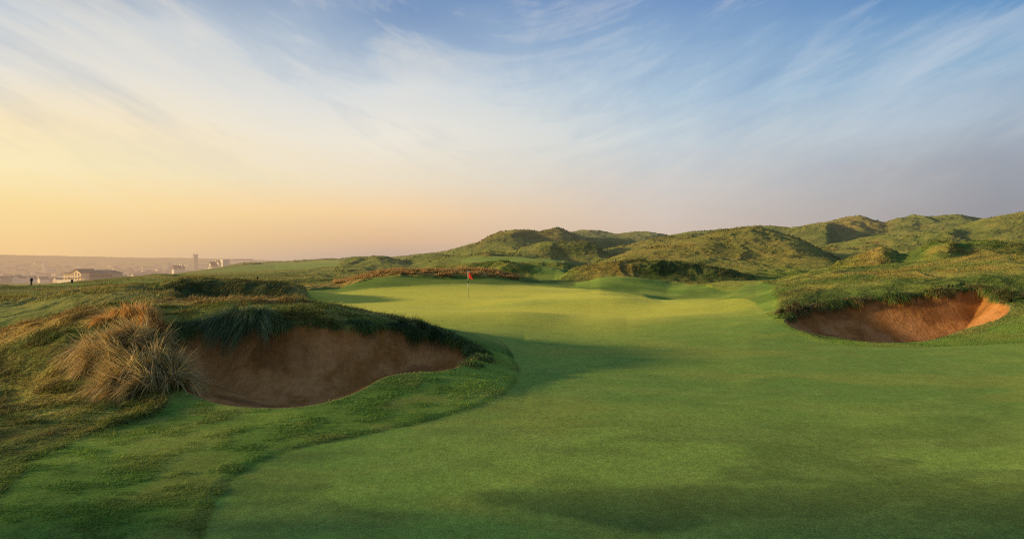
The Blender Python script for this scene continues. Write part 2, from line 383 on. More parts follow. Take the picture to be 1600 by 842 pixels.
def NOISE(nt, vec, scale, detail=4, rough=.55, dist=0):
    n = nt.nodes.new('ShaderNodeTexNoise'); n.inputs['Scale'].default_value = scale; n.inputs['Detail'].default_value = detail
    n.inputs['Roughness'].default_value = rough; n.inputs['Distortion'].default_value = dist
    if vec is not None: nt.links.new(vec, n.inputs['Vector'])
    return n.outputs['Fac']

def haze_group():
    """evening haze painted into surfaces: warm glow grows with distance from the course"""
    g = bpy.data.node_groups.new('painted_haze', 'ShaderNodeTree')
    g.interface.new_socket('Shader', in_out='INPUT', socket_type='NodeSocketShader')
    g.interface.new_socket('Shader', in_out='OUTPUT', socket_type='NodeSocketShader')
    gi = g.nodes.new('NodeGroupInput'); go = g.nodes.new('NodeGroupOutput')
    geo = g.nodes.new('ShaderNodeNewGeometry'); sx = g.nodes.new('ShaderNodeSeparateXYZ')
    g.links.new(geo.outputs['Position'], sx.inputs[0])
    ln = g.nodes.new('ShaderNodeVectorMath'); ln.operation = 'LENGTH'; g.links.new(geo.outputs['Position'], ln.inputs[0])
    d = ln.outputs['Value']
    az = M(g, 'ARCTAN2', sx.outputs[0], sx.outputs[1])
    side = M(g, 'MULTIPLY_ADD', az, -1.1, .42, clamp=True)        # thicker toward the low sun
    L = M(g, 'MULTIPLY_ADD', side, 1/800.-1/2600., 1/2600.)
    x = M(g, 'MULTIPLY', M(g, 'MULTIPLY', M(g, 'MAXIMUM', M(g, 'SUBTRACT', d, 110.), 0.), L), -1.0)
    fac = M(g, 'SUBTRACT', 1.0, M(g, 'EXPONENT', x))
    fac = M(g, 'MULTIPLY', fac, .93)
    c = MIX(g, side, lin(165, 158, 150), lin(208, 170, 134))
    em = g.nodes.new('ShaderNodeEmission'); g.links.new(c, em.inputs[0]); em.inputs[1].default_value = .95  # emission stands in for the haze
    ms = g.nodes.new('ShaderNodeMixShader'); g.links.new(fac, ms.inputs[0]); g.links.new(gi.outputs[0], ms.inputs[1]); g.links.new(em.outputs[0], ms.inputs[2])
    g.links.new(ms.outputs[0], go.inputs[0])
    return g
HAZE = haze_group()
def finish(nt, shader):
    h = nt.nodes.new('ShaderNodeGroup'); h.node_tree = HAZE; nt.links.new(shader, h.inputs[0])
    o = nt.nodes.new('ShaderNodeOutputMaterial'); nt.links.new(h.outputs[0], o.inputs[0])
def bsdf(nt, rough=.9, spec=.15):
    b = nt.nodes.new('ShaderNodeBsdfPrincipled'); b.inputs['Roughness'].default_value = rough
    b.inputs['Specular IOR Level'].default_value = spec
    return b

def ground_mat():
    m, nt = new_mat('links_turf')
    at = N(nt, 'ShaderNodeAttribute'); at.attribute_name = 'col'
    ar = N(nt, 'ShaderNodeAttribute'); ar.attribute_name = 'rgh'
    geo = N(nt, 'ShaderNodeNewGeometry'); pos = geo.outputs['Position']
    nf = NOISE(nt, pos, 42, 4, .8); nm = NOISE(nt, pos, 8, 5, .7); nl = NOISE(nt, pos, 1.7, 5, .6)
    v = M(nt, 'MULTIPLY_ADD', nf, 3.2, -.6)
    v2 = M(nt, 'MULTIPLY_ADD', nm, 1.3, .35)
    v3 = M(nt, 'MULTIPLY_ADD', nl, .7, .65)
    k = M(nt, 'MULTIPLY', M(nt, 'MULTIPLY', v, v2), v3)
    cc = nt.nodes.new('ShaderNodeVectorMath'); cc.operation = 'SCALE'; nt.links.new(at.outputs['Color'], cc.inputs[0]); nt.links.new(k, cc.inputs['Scale'])
    # straw flecks
    fl = M(nt, 'MULTIPLY', M(nt, 'SUBTRACT', NOISE(nt, pos, 60, 2, .6), .58, clamp=True), 3.0, clamp=True)
    c2 = MIX(nt, M(nt, 'MULTIPLY', fl, .6), cc.outputs[0], (.42, .38, .10, 1))
    b = bsdf(nt, .95, .04); nt.links.new(c2, b.inputs['Base Color'])
    ash = N(nt, 'ShaderNodeAttribute'); ash.attribute_name = 'shn'; nt.links.new(ash.outputs['Fac'], b.inputs['Sheen Weight']); b.inputs['Sheen Roughness'].default_value = .45; b.inputs['Sheen Tint'].default_value = (.9, .88, .22, 1)
    bp = nt.nodes.new('ShaderNodeBump'); bp.inputs['Distance'].default_value = .03
    hgt = M(nt, 'ADD', M(nt, 'MULTIPLY', nf, .35), M(nt, 'MULTIPLY', nm, .9))
    nt.links.new(hgt, bp.inputs['Height'])
    nt.links.new(M(nt, 'MULTIPLY_ADD', ar.outputs['Fac'], .65, .35), bp.inputs['Strength'])
    # larger relief of matted grass on far slopes
    bp2 = nt.nodes.new('ShaderNodeBump'); bp2.inputs['Distance'].default_value = .5
    nt.links.new(NOISE(nt, pos, 1.1, 5, .7), bp2.inputs['Height'])
    nt.links.new(M(nt, 'MULTIPLY', ar.outputs['Fac'], .7), bp2.inputs['Strength'])
    nt.links.new(bp.outputs[0], bp2.inputs['Normal']); nt.links.new(bp2.outputs[0], b.inputs['Normal'])
    finish(nt, b.outputs[0]); return m
def sand_mat():
    m, nt = new_mat('bunker_sand')
    at = N(nt, 'ShaderNodeAttribute'); at.attribute_name = 'col'
    geo = N(nt, 'ShaderNodeNewGeometry'); pos = geo.outputs['Position']
    nf = NOISE(nt, pos, 70, 3, .7); nm = NOISE(nt, pos, 6, 5, .65)
    mp = N(nt, 'ShaderNodeMapping'); nt.links.new(pos, mp.inputs[0]); mp.inputs['Rotation'].default_value = (0, 0, .5); mp.inputs['Scale'].default_value = (9, 1.2, 1.5)
    rk = NOISE(nt, mp.outputs[0], 1.6, 4, .6, .4)
    k = M(nt, 'MULTIPLY', M(nt, 'MULTIPLY_ADD', nf, 1.3, .35), M(nt, 'MULTIPLY_ADD', nm, 1.0, .5))
    k = M(nt, 'MULTIPLY', k, M(nt, 'MULTIPLY_ADD', rk, .5, .75))
    cc = nt.nodes.new('ShaderNodeVectorMath'); cc.operation = 'SCALE'; nt.links.new(at.outputs['Color'], cc.inputs[0]); nt.links.new(k, cc.inputs['Scale'])
    b = bsdf(nt, .95, .1); nt.links.new(cc.outputs[0], b.inputs['Base Color'])
    bp = nt.nodes.new('ShaderNodeBump'); bp.inputs['Distance'].default_value = .06; bp.inputs['Strength'].default_value = .8
    nt.links.new(M(nt, 'ADD', M(nt, 'MULTIPLY', nf, .2), M(nt, 'ADD', nm, M(nt, 'MULTIPLY', rk, .8))), bp.inputs['Height'])
    nt.links.new(bp.outputs[0], b.inputs['Normal'])
    finish(nt, b.outputs[0]); return m
def grass_mat():
    m, nt = new_mat('grass_blade')
    at = N(nt, 'ShaderNodeAttribute'); at.attribute_name = 'col'
    b = bsdf(nt, .6, .25); nt.links.new(at.outputs['Color'], b.inputs['Base Color'])
    tr = nt.nodes.new('ShaderNodeBsdfTranslucent'); nt.links.new(at.outputs['Color'], tr.inputs[0])
    ms = nt.nodes.new('ShaderNodeMixShader'); ms.inputs[0].default_value = .32
    nt.links.new(b.outputs[0], ms.inputs[1]); nt.links.new(tr.outputs[0], ms.inputs[2])
    finish(nt, ms.outputs[0]); return m
def plain_mat(name, c, rough=.8, var=.25, scale=3., spec=.2):
    m, nt = new_mat(name)
    geo = N(nt, 'ShaderNodeNewGeometry')
    k = M(nt, 'MULTIPLY_ADD', NOISE(nt, geo.outputs['Position'], scale, 3), var*2, 1-var)
    cc = nt.nodes.new('ShaderNodeVectorMath'); cc.operation = 'SCALE'; cc.inputs[0].default_value = c[:3]; nt.links.new(k, cc.inputs['Scale'])
    b = bsdf(nt, rough, spec); nt.links.new(cc.outputs[0], b.inputs['Base Color'])
    finish(nt, b.outputs[0]); return m
M_GROUND, M_SAND, M_GRASS = ground_mat(), sand_mat(), grass_mat()

# ------------------------------------------------------------------ mesh helpers
def tag(o, label=None, cat=None, group=None, kind=None):
    if label: o['label'] = label
    if cat: o['category'] = cat
    if group: o['group'] = group
    if kind: o['kind'] = kind
    return o
def np_mesh(name, verts, quads=None, tris=None, vcol=None, rgh=None, shn=None, mat=None, smooth=True, normals=None, parent=None):
    me = bpy.data.meshes.new(name)
    nv = len(verts); me.vertices.add(nv); me.vertices.foreach_set('co', np.ascontiguousarray(verts, np.float32).ravel())
    faces = []; 
    lq = 0 if quads is None else len(quads); lt = 0 if tris is None else len(tris)
    loops = np.concatenate([quads.ravel() if lq else np.zeros(0, int), tris.ravel() if lt else np.zeros(0, int)]).astype(np.int32)
    me.loops.add(len(loops)); me.loops.foreach_set('vertex_index', loops)
    me.polygons.add(lq+lt)
    st = np.concatenate([np.arange(lq)*4, lq*4+np.arange(lt)*3]).astype(np.int32)
    me.polygons.foreach_set('loop_start', st)
    me.update(calc_edges=True)
    if smooth: me.polygons.foreach_set('use_smooth', np.ones(lq+lt, bool))
    if vcol is not None:
        a = me.color_attributes.new('col', 'FLOAT_COLOR', 'POINT')
        a.data.foreach_set('color', np.concatenate([vcol, np.ones((nv, 1))], 1).astype(np.float32).ravel())
    if rgh is not None:
        a = me.attributes.new('rgh', 'FLOAT', 'POINT'); a.data.foreach_set('value', rgh.astype(np.float32))
    if shn is not None:
        a = me.attributes.new('shn', 'FLOAT', 'POINT'); a.data.foreach_set('value', shn.astype(np.float32))
    if normals is not None:
        me.normals_split_custom_set_from_vertices(normals.astype(np.float32).tolist())
    if mat: me.materials.append(mat)
    o = bpy.data.objects.new(name, me); COL.objects.link(o)
    if parent: o.parent = parent
    return o

# ---- cut the relief into named pieces
idx = np.arange(NR*NC).reshape(NR, NC)
Q = np.stack([idx[:-1, :-1], idx[:-1, 1:], idx[1:, 1:], idx[1:, :-1]], -1)
fc = lambda a: a[:-1, :-1]
zone = np.zeros((NR-1, NC-1), int)                                   # rough
zone[fc(YY) > 100] = 4                                               # dunes
zone[(fc(YY) > 560)] = 5                                             # far hillside
zone[(fc(MOWN) > .5) & (fc(YY) > 23)] = 3                            # fairway
zone[(fc(sdF) > 0)] = 2                                              # fringe
zone[(fc(sdG) > 0)] = 1                                              # green
zone[(fc(mown_far) > .5) & (fc(PX) > 700) & (fc(PX) < 900) & (fc(YY) > 120)] = 8
zone[fc(sandL)] = 6; zone[fc(sandR)] = 7
flatv = P3.reshape(-1, 3); flatc = col.reshape(-1, 3); flatn = NRM.reshape(-1, 3); flatr = RGH.ravel()
for zid, nm in ((0, 'rough_ground'), (1, 'putting_green'), (2, 'fringe_turf'), (3, 'fairway'), (4, 'dune_hills'), (5, 'far_hillside'), (6, 'bunker_sand'), (7, 'bunker_sand'), (8, 'far_green')):
    q = Q[zone == zid].reshape(-1, 4)
    if not len(q): continue
    u, inv = np.unique(q.ravel(), return_inverse=True)
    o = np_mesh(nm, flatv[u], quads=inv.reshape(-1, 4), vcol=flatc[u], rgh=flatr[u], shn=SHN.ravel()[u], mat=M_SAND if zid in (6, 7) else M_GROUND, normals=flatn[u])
    o['kind'] = 'structure'
# turf behind the photographer
def grid_patch(name, x0, x1, y0, y1, nx, ny, zf, color, mat):
    xs, ys = np.meshgrid(np.linspace(x0, x1, nx), np.linspace(y0, y1, ny))
    v = np.stack([xs, ys, zf(xs, ys)], -1).reshape(-1, 3); ii = np.arange(nx*ny).reshape(ny, nx)
    q = np.stack([ii[:-1, :-1], ii[:-1, 1:], ii[1:, 1:], ii[1:, :-1]], -1).reshape(-1, 4)
    return np_mesh(name, v, quads=q, vcol=np.tile(color, (len(v), 1)), rgh=np.zeros(len(v)), mat=mat)
o = grid_patch('near_turf', -140, 140, -60, 2.52, 280, 120, lambda x, y: shade_dune(x, y)+.08*(fbm(x/6, y/6, 9, 2)-.5)*sm(2, -2, y)-.004, np.array([.13, .2, .04]), M_GROUND); o['kind'] = 'structure'
# sea beyond the dunes
m_sea = plain_mat('sea_water', (.05, .08, .10), .25, .1, .01, .5)
o = grid_patch('sea', -16000, 16000, 6400, 24000, 8, 8, lambda x, y: 0*x-28., np.array([.05, .08, .1]), m_sea); o['kind'] = 'structure'

# ------------------------------------------------------------------ grass blades
def blades(name, root, d, length, width, droop, c0, c1, S=3, parent=None, lay=None):
    """root Nx3, d Nx3 start direction, droop = how far the tip bends down; c0,c1 colours at foot and tip"""
    n = len(root)
    t = np.linspace(0, 1, S+1)
    side = np.stack([-d[:, 1], d[:, 0], 0*d[:, 0]], -1)
    ra = rng.uniform(0, 2*np.pi, n); rs = np.stack([np.cos(ra), np.sin(ra), 0*ra], -1)
    side = side+rs*.8; side /= np.linalg.norm(side, axis=1, keepdims=True)+1e-9
    L = length[:, None, None]; tt = t[None, :, None]
    ctr = root[:, None, :]+L*(d[:, None, :]*tt+np.array([0, 0, -1.])*(droop[:, None, None]*tt**2)*.9)
    w = (width[:, None]*(1-t[None, :]**1.6)*.5)
    l = ctr[:, :S]-side[:, None, :]*w[:, :S, None]; r = ctr[:, :S]+side[:, None, :]*w[:, :S, None]
    tip = ctr[:, S:]
    V = np.concatenate([np.stack([l, r], 2).reshape(n, 2*S, 3), tip], 1)            # 2S+1 verts
    nvb = 2*S+1; base = (np.arange(n)*nvb)[:, None, None]
    qs = np.array([[2*i, 2*i+1, 2*i+3, 2*i+2] for i in range(S-1)]).reshape(-1, 4)
    quads = (base+qs[None]).reshape(-1, 4) if S > 1 else None
    tris = (base[:, 0]+np.array([2*S-2, 2*S-1, 2*S])[None]).reshape(-1, 3)
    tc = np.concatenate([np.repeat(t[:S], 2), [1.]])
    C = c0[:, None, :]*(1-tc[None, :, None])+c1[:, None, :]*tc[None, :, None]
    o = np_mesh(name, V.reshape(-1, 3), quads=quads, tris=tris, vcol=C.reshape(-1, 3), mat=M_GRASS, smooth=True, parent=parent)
    return o

def pick(palette, w, n):
    p = np.array(palette, float); i = rng.choice(len(p), n, p=np.array(w)/sum(w))
    return p[i]*rng.uniform(.7, 1.3, (n, 1))
GREENS = [(.07,.14,.028),(.11,.20,.036),(.16,.24,.045),(.22,.26,.06),(.08,.15,.06)]
DRIES = [(.46,.29,.10),(.54,.34,.11),(.36,.25,.09),(.60,.44,.18)]

def scatter(n, pxr, Yr, prob, screen=True):
    """random roots in the fan; density even over the picture or over the ground, thinned by prob(px, Y)"""
    px = rng.uniform(*pxr, n)
    Y = np.exp(rng.uniform(math.log(Yr[0]), math.log(Yr[1]), n)) if screen else np.sqrt(rng.uniform(Yr[0]**2, Yr[1]**2, n))
    k = rng.uniform(0, 1, n) < prob(px, Y)
    px, Y = px[k], Y[k]
    z = sample(Z, px, Y)
    return px, Y, np.stack([(px-CX)/F*Y, Y, z-.01], -1)
def dirs(n, up=(.5, 1), lean=.6, wind=(0, 0)):
    a = rng.uniform(0, 2*np.pi, n); h = rng.uniform(0, lean, n)
    d = np.stack([np.cos(a)*h+wind[0], np.sin(a)*h+wind[1], rng.uniform(up[0], up[1], n)], -1)
    return d/np.linalg.norm(d, axis=1, keepdims=True)
def colr(px, Y, tipw=1.0, boost=1.0):
    return np.stack([sample(col[..., i], px, Y) for i in range(3)], -1)*boost

outside = lambda px, Y: (sample(sdL, px, Y) < -.02) & (sample(sdR, px, Y) < -.02)
# 1. short turf of the fringe, near
px, Y, rt = scatter(330000, (-120, 860), (4.5, 21), lambda p, y: (sample(sdG, p, y) < .0)*(sample(sdF, p, y) > -.3)*outside(p, y)*.95)
n = len(px); b = colr(px, Y)
tuf = fbm(rt[:, 0]*2.2, rt[:, 1]*2.2, 61, 3)
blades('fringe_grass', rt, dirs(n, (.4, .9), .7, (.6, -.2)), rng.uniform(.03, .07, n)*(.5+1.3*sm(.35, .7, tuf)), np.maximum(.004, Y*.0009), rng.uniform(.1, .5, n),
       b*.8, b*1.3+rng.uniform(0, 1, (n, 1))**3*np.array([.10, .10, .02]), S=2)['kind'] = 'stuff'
# closely mown blades of the green itself, near the camera
px, Y, rt = scatter(300000, (150, 1700), (4.6, 15), lambda p, y: (sample(sdG, p, y) > 0)*(.35+.65*sm(.4, .6, fbm((p-CX)/F*y*3, y*3, 72, 2)))*sm(15, 10, y))
n = len(px); b = colr(px, Y)
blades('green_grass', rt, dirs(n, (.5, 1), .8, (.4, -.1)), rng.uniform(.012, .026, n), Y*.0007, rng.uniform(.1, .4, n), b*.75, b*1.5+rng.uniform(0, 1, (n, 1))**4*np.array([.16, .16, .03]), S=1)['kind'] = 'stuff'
# fringe right of the right bunker
px, Y, rt = scatter(70000, (1150, 1660), (20.5, 30), lambda p, y: (sample(sdG, p, y) < .0)*(sample(sdF, p, y) > -.3)*outside(p, y)*.9)
n = len(px); b = colr(px, Y)
blades('fringe_grass', rt, dirs(n, (.5, 1), .9, (.25, -.1)), rng.uniform(.03, .07, n), np.maximum(.004, Y*.0009), rng.uniform(.1, .5, n), b*.6, b*1.3, S=2)['kind'] = 'stuff'

# 2. rough on the left mound and down its flank
def pr_mound(p, y):
    f = sample(sdF, p, y) < 0.0
    return f*outside(p, y)*(.25+.75*sm(.4, .6, fbm((p-CX)/F*y*1.4, y*1.4, 62, 2)))
px, Y, rt = scatter(420000, (-160, 820), (7.5, 27), pr_mound)
n = len(px); b = colr(px, Y)
drym = np.clip(sm(.42, .66, fbm(rt[:, 0]*.9, rt[:, 1]*.9, 63, 3))*.55+sample(dry, px, Y)*.65, 0, .95)
dm = np.clip(drym+rng.normal(0, .13, n), 0, 1)[:, None]
c1 = pick(DRIES, [1, 1, 1, .4], n)*dm+(pick(GREENS, [1, 1.2, 1, .7, .3], n)*.6+b*.6)*(1-dm)
tall = .5+1.4*sm(.4, .7, fbm(rt[:, 0]*1.8, rt[:, 1]*1.8, 64, 2))
hl = sm(7.5, 13, Y)
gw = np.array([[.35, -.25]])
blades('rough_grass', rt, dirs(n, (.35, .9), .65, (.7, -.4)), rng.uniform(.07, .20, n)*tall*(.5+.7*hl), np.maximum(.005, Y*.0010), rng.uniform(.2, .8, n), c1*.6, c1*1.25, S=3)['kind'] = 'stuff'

# 3. long grass hanging over the bunker lips
def lip_grass(name, poly, sd, back_y, nrep, L, hang=1.0, pal=GREENS, wts=(1, 1.2, .8, .4, .6), dryf=.12, rr=(.02, .55)):
    p = np.array(poly); seg = np.roll(p, -1, 0)-p; ln = np.linalg.norm(seg, axis=1)
    mid = p+seg*.5
    w = ln*sm(back_y[0], back_y[1], mid[:, 1])
    i = rng.choice(len(p), nrep, p=w/w.sum()); t = rng.uniform(0, 1, nrep)
    q = p[i]+seg[i]*t[:, None]
    nrm = np.stack([seg[:, 1], -seg[:, 0]], -1)/ln[:, None]             # points outward for a counter-clockwise ring
    area = np.sum(p[:, 0]*np.roll(p[:, 1], -1)-np.roll(p[:, 0], -1)*p[:, 1])
    if area < 0: nrm = -nrm
    off = rng.uniform(rr[0], rr[1], nrep)**1.3
    q2 = q+nrm[i]*off[:, None]
    px = q2[:, 0]/q2[:, 1]*F+CX; Y = q2[:, 1]
    dens = fbm(q[:, 0]*2.2, q[:, 1]*2.2, 65, 2); keep = (rng.uniform(0, 1, nrep) < .35+.9*sm(.35, .65, dens)) & (sample(sd, px, Y) < .03)
    q2, px, Y, i, off, dens = q2[keep], px[keep], Y[keep], i[keep], off[keep], dens[keep]
    n = len(px)
    rt = np.stack([q2[:, 0], q2[:, 1], sample(Z, px, Y)-.02], -1)
    inw = -nrm[i]
    d = np.stack([inw[:, 0]*rng.uniform(.2, 1.1, n)+rng.normal(0, .35, n), inw[:, 1]*rng.uniform(.2, 1.1, n)+rng.normal(0, .25, n), rng.uniform(.05, .8, n)], -1)
    d /= np.linalg.norm(d, axis=1, keepdims=True)
    isd = rng.uniform(0, 1, n) < dryf*(.4+1.6*sm(.45, .6, fbm(q2[:, 0]*1.3, q2[:, 1]*1.3, 66, 2)))
    c = np.where(isd[:, None], pick(DRIES, [1, 1, 1, .5], n)*.8, pick(pal, wts, n)*1.3)
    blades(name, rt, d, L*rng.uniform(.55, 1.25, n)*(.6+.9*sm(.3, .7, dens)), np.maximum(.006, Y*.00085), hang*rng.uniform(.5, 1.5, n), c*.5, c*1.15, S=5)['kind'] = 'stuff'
lip_grass('overhanging_grass', BL, sdL, (17.2, 17.8), 46000, .27)
lip_grass('overhanging_grass', BR, sdR, (27.6, 29.0), 36000, .27, dryf=.3)

# 4. tussocks on the slopes between 24 m and 130 m, bigger units the farther they stand
def pr_mid(p, y):
    r = sample(rough_all, p, y)
    return np.clip(r*(sample(MOWN, p, y) < .3)*outside(p, y)*(.15+.85*sm(.42, .6, fbm((p-CX)/F*y/1.5, y/1.5, 67, 3))), 0, 1)
px, Y, rt = scatter(800000, (-150, 1750), (23, 130), pr_mid)
n = len(px); b = colr(px, Y)
dm = np.clip(.75*sample(dry, px, Y)+.35*sm(.5, .65, fbm(rt[:, 0]/4, rt[:, 1]/4, 68, 2))+rng.normal(0, .1, n), 0, 1)[:, None]
c = pick(DRIES, [1, 1.2, 1, .4], n)*dm*.85+b*rng.uniform(.75, 1.3, (n, 1))*(1-dm)
ht = rng.uniform(.12, .36, n)*(.6+.7*sm(.35, .9, sample(ROUGH, px, Y)))*sm(-.5, 1, np.log(Y/24.)+.4)
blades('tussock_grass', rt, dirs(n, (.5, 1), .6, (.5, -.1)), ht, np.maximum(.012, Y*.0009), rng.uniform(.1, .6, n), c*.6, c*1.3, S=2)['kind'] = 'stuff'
px, Y, rt = scatter(60000, (520, 810), (70, 84), lambda p, y: (sample(sdF, p, y) < 0)*sm(.35, .6, fbm((p-CX)/F*y/1.2, y/1.2, 71, 3)))
n = len(px); c = pick([(.60,.30,.10),(.72,.42,.14),(.40,.30,.10),(.16,.18,.06)], [1, 1, .8, .7], n)
blades('tussock_grass', rt, dirs(n, (.6, 1), .6, (.5, -.1)), rng.uniform(.2, .6, n), np.full(n, .07), rng.uniform(.1, .6, n), c*.6, c*1.2, S=2)['kind'] = 'stuff'
# 5. scrubby crests on the far dunes
px, Y, rt = scatter(170000, (380, 1750), (130, 450), lambda p, y: sample(ROUGH, p, y)*(sample(MOWN, p, y) < .3)*sm(.45, .62, fbm((p-CX)/F*y/6, y/6, 69, 3))*.8)
n = len(px); b = colr(px, Y)
blades('dune_scrub', rt, dirs(n, (.7, 1), .5), rng.uniform(.25, .7, n), Y*.0018, rng.uniform(0, .3, n), b*.5, b*1.2, S=1)['kind'] = 'stuff'

# ------------------------------------------------------------------ marram clumps (each a thing: leaves and seed heads)
def clump(cx_px, cY, rx, ry, n, L, lean, pal, wts, label, cat='grass clump', heads=0, flow=(0, 0), width=.010, lift=.0, zc=None):
    X0, Y0 = (cx_px-CX)/F*cY, cY
    z0 = zat(cx_px, cY)
    root = bpy.data.objects.new('marram_clump', None); COL.objects.link(root); root.location = (X0, Y0, z0)
    tag(root, label, cat)
    a = rng.uniform(0, 2*np.pi, n); r = np.sqrt(rng.uniform(0, 1, n))
    # sub-tufts
    k = max(8, n//110); ka = rng.uniform(0, 2*np.pi, k); kr = np.sqrt(rng.uniform(0, 1, k)); ki = rng.integers(0, k, n)
    ox = (np.cos(ka)*kr)[ki]*rx+np.cos(a)*r*.13*rx; oy = (np.sin(ka)*kr)[ki]*ry+np.sin(a)*r*.13*ry
    gx, gy = X0+ox, Y0+oy
    px = gx/gy*F+CX
    ok = (sample(sdL, px, gy) < .12) & (sample(sdR, px, gy) < .12)
    a, r, ki, ox, oy, gx, gy, px = [q[ok] for q in (a, r, ki, ox, oy, gx, gy, px)]; n = len(px); heads = min(heads, n//4)
    gz = sample(Z, px, gy)
    mound = lift*np.clip(1-(ox/rx)**2-(oy/ry)**2, 0, 1)
    rt = np.stack([ox, oy, gz-z0-.02+mound*.9], -1)
    out = np.stack([ox/rx, oy/ry], -1)
    kd = rng.normal(0, .55, (k, 2))[ki]
    dx = out[:, 0]*lean+kd[:, 0]+flow[0]+rng.normal(0, .2, n); dy = out[:, 1]*lean+kd[:, 1]+flow[1]+rng.normal(0, .2, n)
    d = np.stack([dx, dy, rng.uniform(.55, 1.5, n)], -1); d /= np.linalg.norm(d, axis=1, keepdims=True)
    kc = rng.uniform(.75, 1.25, k)[ki][:, None]
    c = pick(pal, wts, n)*kc
    Ls = L*rng.uniform(.5, 1.2, n)
    drp = rng.uniform(.25, 1.35, n)
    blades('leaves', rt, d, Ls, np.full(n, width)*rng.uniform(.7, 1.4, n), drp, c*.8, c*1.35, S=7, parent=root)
    if heads:
        j = rng.choice(n, heads, replace=False)
        dd = d[j]+np.array([0, 0, .25]); dd /= np.linalg.norm(dd, axis=1, keepdims=True)
        blades('seed_heads', rt[j], dd, Ls[j]*1.12, np.full(heads, width*1.1), drp[j]*.85, c[j]*.6, pick(DRIES, [1, 1, .5, 1.2], heads)*1.4, S=7, parent=root)
    return root
GOLD = [(.74,.48,.15),(.84,.60,.24),(.58,.42,.15),(.26,.27,.08),(.15,.20,.055),(.80,.62,.32)]
clump(196, 16.3, .88, .85, 4200, .95, .7, GOLD, [1, 1, 1, .6, .3, 1], 'large golden dry marram clump on the flank left of the near bunker', heads=520, flow=(-.25, -.6), lift=.35, width=.017)
clump(228, 14.9, .85, .75, 3400, .85, .7, GOLD, [.8, 1, 1, 1, .5, 1], 'straw coloured marram clump drooping low beside the left corner of the near bunker', heads=380, flow=(-.05, -.65), lift=.3, width=.017)
clump(210, 15.7, .95, .7, 3400, .85, .6, GOLD, [.8, 1, 1, 1, .9, .8], 'middle tawny marram clump drooping between the two larger golden clumps', heads=300, flow=(-.1, -.9), lift=.3, width=.016)
clump(205, 17.7, .75, .5, 2400, .70, .5, [(.86,.46,.12),(.90,.58,.18),(.7,.42,.12),(.3,.25,.07)], [1, 1, 1, .4], 'bright orange tuft at the top of the golden marram on the mound', heads=300, flow=(.15, -.1), lift=.25, width=.015)
clump(283, 15.3, .45, .6, 1400, .70, .7, GOLD, [.6, .8, 1, 1.2, 1, 1], 'green and straw grass clump leaning over the left end of the near bunker', heads=140, flow=(.5, -.3), lift=.2, width=.015)
clump(378, 18.7, .75, .42, 5200, .98, .4, [(.09,.16,.06),(.13,.21,.08),(.19,.27,.12),(.28,.33,.19)], [1, 1, .8, .5], 'blue green marram clump hanging over the back of the near bunker', flow=(.05, -1.9), lift=.05)
clump(650, 20.25, .75, .35, 2800, .62, .5, [(.035,.075,.018),(.06,.11,.025),(.10,.15,.04)], [1, 1, .6], 'dark green grass clump hanging over the narrow right end of the near bunker', flow=(.05, -1.5), lift=.08)
clump(1246, 29.5, .7, .6, 1700, .62, .8, [(.10,.12,.04),(.2,.17,.07),(.3,.2,.09),(.07,.09,.03)], [1, 1, 1, .7], 'brown and green grass tussock on the left shoulder of the right bunker', flow=(-.1, -.5), lift=.15, width=.014)
clump(1580, 28.9, .6, .9, 1600, .6, .7, [(.10,.14,.04),(.16,.17,.05),(.3,.2,.08),(.07,.11,.03)], [1, 1, .7, .8], 'green and straw tussock hanging over the right end of the right bunker', flow=(-.2, -.5), lift=.12, width=.014)

# ------------------------------------------------------------------ built things
import bmesh
def empty(name, loc, rz=0):
    o = bpy.data.objects.new(name, None); COL.objects.link(o); o.location = loc; o.rotation_euler = (0, 0, rz); return o
def bm_obj(name, bm, mat, parent=None, smooth=False):
    me = bpy.data.meshes.new(name); bmesh.ops.recalc_face_normals(bm, faces=bm.faces); bm.to_mesh(me); bm.free()
    if smooth:
        for p in me.polygons: p.use_smooth = True
    me.materials.append(mat); o = bpy.data.objects.new(name, me); COL.objects.link(o)
    if parent: o.parent = parent
    return o
def box(bm, x0, x1, y0, y1, z0, z1):
    vs = [bm.verts.new(p) for p in [(x0,y0,z0),(x1,y0,z0),(x1,y1,z0),(x0,y1,z0),(x0,y0,z1),(x1,y0,z1),(x1,y1,z1),(x0,y1,z1)]]
    for f in [(0,1,2,3),(4,5,6,7),(0,1,5,4),(1,2,6,5),(2,3,7,6),(3,0,4,7)]: bm.faces.new([vs[i] for i in f])
def prism(bm, prof, y0, y1):
    """profile in x,z swept along y"""
    a = [bm.verts.new((x, y0, z)) for x, z in prof]; b = [bm.verts.new((x, y1, z)) for x, z in prof]; n = len(prof)
    bm.faces.new(a); bm.faces.new(b)
    for i in range(n): bm.faces.new([a[i], a[(i+1) % n], b[(i+1) % n], b[i]])
def lathe(bm, prof, seg=12, c=(0, 0)):
    rings = [[bm.verts.new((c[0]+r*math.cos(2*math.pi*k/seg), c[1]+r*math.sin(2*math.pi*k/seg), z)) for k in range(seg)] for r, z in prof]
    for a, b in zip(rings, rings[1:]):
        for k in range(seg): bm.faces.new([a[k], a[(k+1) % seg], b[(k+1) % seg], b[k]])
    bm.faces.new(rings[0]); bm.faces.new(rings[-1])

